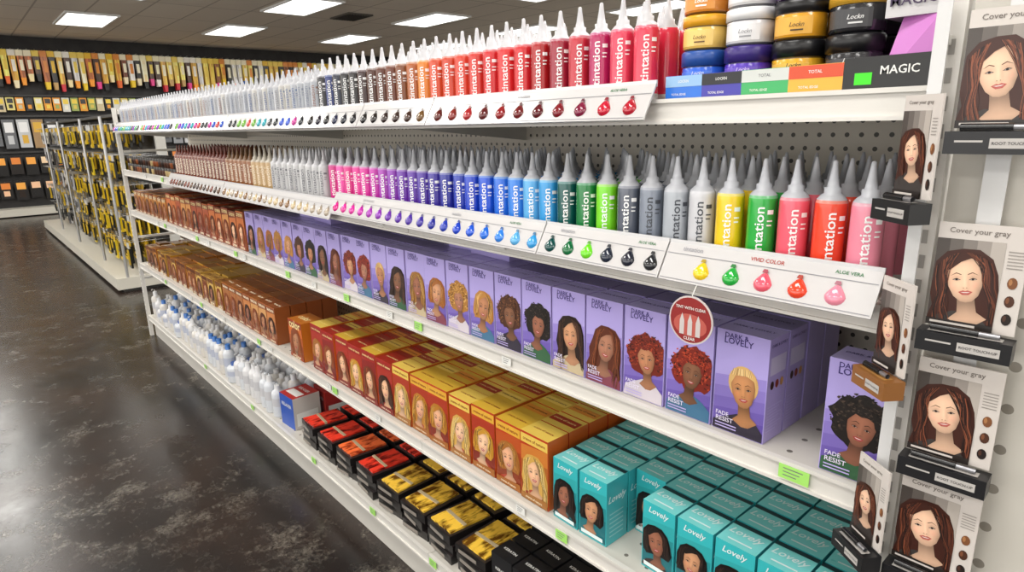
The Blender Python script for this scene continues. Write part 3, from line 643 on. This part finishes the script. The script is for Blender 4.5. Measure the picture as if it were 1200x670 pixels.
while x > -4.72:
    t = R.choice([0, 0, 1, 2]) if x < -3 else 0
    for j in range(4):
        hh = .155+R.uniform(-.02, .02) if t != 2 else .1; r = .028 if t != 2 else .038
        W_ = M(R.choice(['#d8d8da', '#d0d4da', '#d6d2cc']), .3); C = M(['#d4d4d6', '#3a70b8', '#2a5298'][t], .3)
        y = .9+j*.075+R.uniform(-.004, .004)
        mb.lathe([(r*.92, 0, W_), (r, .004, W_), (r, hh*.35, M('#b4bacb' if t else '#c4c4c8', .35)), (r, hh*.6, W_), (r, hh*.72, W_), (r*.85, hh*.8, W_), (r*.45, hh*.84, C), (r*.45, hh*.97, C), (r*.4, hh, C)], (x, y, z), 18)
        if j == 0 and t == 0:
            mb.tube([(x, y, z+hh*.98), (x, y, z+hh*1.08), (x+.004, y-.012, z+hh*1.1), (x+.006, y-.022, z+hh*1.07)], .003, W_, 6)
    x -= .068 if t != 2 else .082
mb.obj('white_shampoo_bottles')

# ------------------------------------------------------------ cover-gray clip strip displays
def gray_unit(mb, o, ang, w=.08, h=.115, brown=False):
    ca, sa = math.cos(ang), math.sin(ang)
    F = frame(o, (ca, sa, 0), (0, 0, 1)); wm = M('#cfc8c2', .4)
    def bxF(u0, u1, v0, v1, n0, n1, m):
        mb.hexa([F(u0, v0, n1), F(u1, v0, n1), F(u1, v0, n0), F(u0, v0, n0), F(u0, v1, n1), F(u1, v1, n1), F(u1, v1, n0), F(u0, v1, n0)], m)
    bxF(-w/2, w/2, 0, h, -.0025, 0, wm)
    pw = w*.76; hh = h*.85; u0 = -w/2
    for k_ in range(5): mb.poly(F, [(u0+pw*(.2*k_), 0), (u0+pw, 0), (u0+pw, hh), (u0+pw*(.2*k_), hh)], .0001*(k_+1), M(mixh('#4d4642', '#b4aca4', k_/4), .35))
    s = pw*.40
    portrait(mb, F, u0+pw*.50, hh*.55, s, 'long', '#3e1c12', '#8a4c32', '#e8bea0', '#3a3432', lips='#a83a38', q=2, o=.00018, clip=(u0, u0+pw, .0, hh), tilt=.16, base=.0006)
    put_text(mb, F, u0+pw*.6, h*.925, 'Cover your gray', w*.66, M('#7a726c', .4), .0005)
    mb.poly(F, [(u0, 0), (u0+pw, 0), (u0+pw, .008), (u0, .008)], .0024, M('#2a2422', .35)); mb.poly(F, [(u0+.004, .003), (u0+pw*.75, .003), (u0+pw*.75, .0055), (u0+.004, .0055)], .0027, M('#d8d0ca', .4))
    bx_ = u0+pw+.003
    for i in range(3):
        mb.poly(F, ell(bx_+w*.09, h*(.15+.17*i), w*.055, h*.055, 12), .0005, M(['#1e120e', '#4a2a1a', '#7a4c2c'][i], .4)); mb.poly(F, ell(bx_+w*.07, h*(.16+.17*i), w*.02, h*.03, 8), .0007, M(['#4a2c20', '#7a4a30', '#a87448'][i], .4))
    for i in range(6): mb.poly(F, [(bx_, h*(.62+.03*i)), (w/2-.003, h*(.62+.03*i)), (w/2-.003, h*(.63+.03*i)), (bx_, h*(.63+.03*i))], .0005, M('#9a948e', .4))
    K = M('#8a5a2c' if brown else '#17171a', .35)
    bxF(-w/2-.003, w/2+.003, -.026, -.003, -.002, .024, K)
    G = lambda a, b_, off=0: F(a, b_, .024+off)
    bar = M('#b8b4b0', .4); mb.poly(G, [(-w*.05, -.010), (w*.42, -.010), (w*.42, -.020), (-w*.05, -.020)], .0005, bar)
    put_text(mb, G, w*.185, -.015, 'ROOT TOUCH-UP', w*.42, M('#333333', .4), .0008); mb.poly(G, [(-w*.42, -.012), (-w*.12, -.012), (-w*.12, -.014), (-w*.42, -.014)], .0005, bar)
    Tn = lambda a, b_, off=0: F(a, -.003+off, b_)
    mb.poly(Tn, [(-w*.42, .008), (w*.42, .008), (w*.42, .020), (-w*.42, .020)], .0006, M('#a8a4a0', .4) if not brown else M('#b0824a', .4))
    mb.tube([F(-w*.4, .001, .014), F(w*.15, .001, .014)], .004, M('#101012', .25)); mb.tube([F(w*.15, .001, .014), F(w*.38, .001, .014)], .003, M('#9a9a9e', .3, metal=.8))
mb = MB(); mb.box(-.182, -.160, .838, .8405, .70, 1.50, M('#d4d4d4', .2))
for k_ in range(6): mb.box(-.175, -.167, .840, .852, .75+k_*.14, .76+k_*.14, wt)
for zz in (1.352, 1.133, .973, .820): gray_unit(mb, (-.170, .824, zz), R.uniform(.0, .06), w=.082, h=.118)
mb.obj('gray_cover_clip_strip')
mb = MB(); mb.box(-.244, -.230, .828, .8305, .66, 1.50, M('#d4d4d4', .2)); mb.box(-.242, -.232, .830, .848, 1.44, 1.45, wt)
for zz, br_ in ((1.276, False), (1.068, True), (.832, False)): gray_unit(mb, (-.240, .810, zz), -.66+R.uniform(-.05, .05), w=.056, h=.112, brown=br_)
mb.obj('gray_cover_clip_strip')

# ------------------------------------------------------------ far accessory gondola
mb = MB(); ax0, ax1 = -11.6, -6.3
mb.box(ax0, ax1, .93, 1.95, .03, .13, M('#d0ccc0', .4)); mb.box(ax0+.03, ax1-.03, .98, 1.9, .001, .03, dk)
mb.box(ax0, ax1, 1.42, 1.46, .13, 1.52, peg_mat('grey_peg', (0, 2), '#4a4846', '#151515', .03, .2))
x = ax0
while x <= ax1+.01:
    mb.box(x-.02, x+.02, 1.40, 1.48, .13, 1.55, M('#c0beb8', .4)); x += 1.06
mb.box(ax0, ax1, 1.15, 1.73, 1.50, 1.525, M('#3a3a38', .5))
for xx in (ax1-.02, ax1-1.06, ax1-2.6, ax1-4): mb.tube([(xx, 1.02, .13), (xx, 1.02, 1.5)], .012, M('#b8b8b8', .3, metal=.7))
for zt_ in (1.44, 1.18, .92, .66, .42):
    x = ax1-.10
    while x > ax0:
        near = x > -9.0
        c = R.choice(['#d8b420', '#e8c828', '#1a1a1a', '#e0bc28', '#222222', '#e8cc30', '#2a2a2a']) if near else R.choice(['#9a9a9c', '#c8c8ca', '#5a5a5c', '#d8b428', '#c8c8c8', '#d8d4c8', '#303030'])
        Mx = M(c, .3); alt = M('#141414' if c[1] in 'de' else '#d8b420', .3); hh = R.uniform(.15, .23); yo = R.uniform(0, .07)
        if R.random() < .1: x -= .15; continue
        mb.tube([(x, 1.42, zt_), (x, 1.05, zt_)], .003, M('#c0c0c0', .3, metal=.7), 5)
        for j in range(4):
            y = 1.07+yo+j*.07; mb.box(x-.045, x+.045, y, y+.004, zt_-.05, zt_, M(R.choice(['#1a1a1a', '#d8b020', '#d8b020', '#c8c8c8']), .35))
            mb.box(x-.042, x+.042, y-.002, y+.014, zt_-hh, zt_-.05, Mx)
            if near:
                mb.box(x-.034, x+.034, y-.006, y-.002, zt_-.085, zt_-.065, alt)
                for t in range(4): mb.box(x-.03+t*.018, x-.022+t*.018, y-.006, y-.002, zt_-hh*.9+R.uniform(0, .02), zt_-.085, alt)
            else: mb.box(x-.02, x+.02, y-.006, y-.002, zt_-hh*.8, zt_-.09, M('#1c1c1c', .35))
        x -= .125
mb.obj('accessory_display_gondola')

# ------------------------------------------------------------ back wall hair display
mb = MB(); X = WX0
bar = M('#3b3a39', .5)
for zz in (2.74, 2.0, 1.66, 1.06): mb.box(X+.001, X+.05, -3.5, 8.9, zz, zz+.03, bar)
hair = ['#1a1614', '#3a2416', '#8a4a20', '#c8842c', '#e8b850', '#5a301c', '#f0d490', '#b8b0a8', '#1c1816', '#6a4022', '#d8963c', '#d8d0c0']
streak = {h_: noise_mat('hair_'+h_[1:], h_, hx([v*1.5+14 for v in rgb(h_)]), 40, .35, .65, .35, 3, (1, 1, .05)) for h_ in hair}
y = -3.3
while y < 8.8:
    card = M(R.choice(['#f8f0c8', '#f0d050', '#f4f0e4', '#f0c020', '#f8f0d0', '#f8f0d0', '#e08a30', '#f0d050']), .4); tip = M(R.choice(['#ffa020', '#2a7ae8', '#f04090', '#f8f4e8', '#f8d020', '#f8e8c0', '#f06a20', '#1a1a1a', '#fce8b0', '#d82838', '#c8a060']), .4); hh = R.uniform(.46, .64); w1 = R.uniform(.8, 1)
    c = streak[R.choice(hair)]
    mb.tube([(X+.05, y, 2.75), (X+.3, y, 2.75)], .005, M('#c0c0c0', .3, metal=.7), 5)
    for j in range(2):
        xx = X+.12+j*.1
        mb.box(xx, xx+.006, y-.050, y+.050, 2.64, 2.74, card)
        def TZ(za, zb, wa, wb, m_): mb.hexa([(xx-.005, y-wa*w1, za), (xx+.035, y-wa*w1, za), (xx+.035, y+wa*w1, za), (xx-.005, y+wa*w1, za), (xx-.005, y-wb*w1, zb), (xx+.035, y-wb*w1, zb), (xx+.035, y+wb*w1, zb), (xx-.005, y+wb*w1, zb)], m_)
        TZ(2.72-hh+.12, 2.64, .040, .05, c); TZ(2.72-hh, 2.72-hh+.12, .028, .040, tip)
        mb.box(xx+.034, xx+.038, y-.018, y+.03, 2.60-hh*.35, 2.60-.02, card)
    y += .108
def wrow(z0, z1, ya, yb, step, cols, card):
    y = ya
    while y < yb:
        c = M(R.choice(cols), .35); hh = (z1-z0)*R.uniform(.85, 1)
        mb.box(X+.10, X+.13, y-step*.42, y+step*.42, z1-hh, z1, c); mb.box(X+.13, X+.134, y-step*.3, y+step*.3, z1-hh*.45, z1-hh*.1, M(R.choice(card), .35))
        mb.box(X+.13, X+.133, y-step*.2, y+step*.2, z1-hh*.85, z1-hh*.55, M(R.choice(cols+card), .35)); mb.tube([(X+.0, y, z1-.01), (X+.16, y, z1-.01)], .004, M('#c0c0c0', .3, metal=.7), 5)
        y += step
wrow(1.74, 1.98, -3.3, 5, .13, ['#e0c858', '#f0e088', '#a0b060', '#e0e0d8', '#2a2a2a', '#f0a030', '#d8c8a0', '#d06040'], ['#f8f4e0', '#3a3a3a', '#f8d850'])
wrow(1.14, 1.62, -3.3, 5, .2, ['#9a9ca0', '#6a6c70', '#c8cacc', '#4a4a4c', '#a88860'], ['#d8dce0', '#f0f0f0', '#e0b040'])
wrow(.66, 1.02, -3.3, 5, .21, ['#161414', '#1c1a1a', '#221c1a'], ['#f8aa4a', '#f8d8b0', '#e88a40'])
wrow(.26, .60, -3.3, 5, .21, ['#161414', '#1c1a1a', '#2a1c14'], ['#f8b050', '#f8c8a0', '#e88a40'])
mb.box(X+.001, X+.35, -3.5, 8.9, .02, .14, M('#c8c4b8', .4))
mb.obj('wall_hair_extension_display')

# ------------------------------------------------------------ world, camera
w = bpy.data.worlds.new('w'); sc.world = w; w.use_nodes = True; w.node_tree.nodes['Background'].inputs[0].default_value = (.5, .5, .5, 1); w.node_tree.nodes['Background'].inputs[1].default_value = .3
f = 740.0; p = math.radians(14.4); yaw = math.radians(41.1); s = .0225
fh = Vector((-math.cos(yaw), math.sin(yaw), 0)); rh = Vector((math.sin(yaw), math.cos(yaw), 0)); Zv = Vector((0, 0, 1))
Fw = fh*math.cos(p)-Zv*math.sin(p); U0 = fh*math.sin(p)+Zv*math.cos(p)
cx_ = (rh-U0*s).normalized(); cu_ = (U0+rh*s).normalized()
mat = Matrix(((cx_.x, cu_.x, -Fw.x, 0), (cx_.y, cu_.y, -Fw.y, 0), (cx_.z, cu_.z, -Fw.z, 1.367), (0, 0, 0, 1)))
cd = bpy.data.cameras.new('camera'); co = bpy.data.objects.new('camera', cd); sc.collection.objects.link(co); co.matrix_world = mat
cd.sensor_width = 36; cd.lens = f/1200*36; cd.clip_start = .02; sc.camera = co
sc.view_settings.view_transform = 'Standard'; sc.view_settings.look = 'None'; sc.view_settings.exposure = 0.02
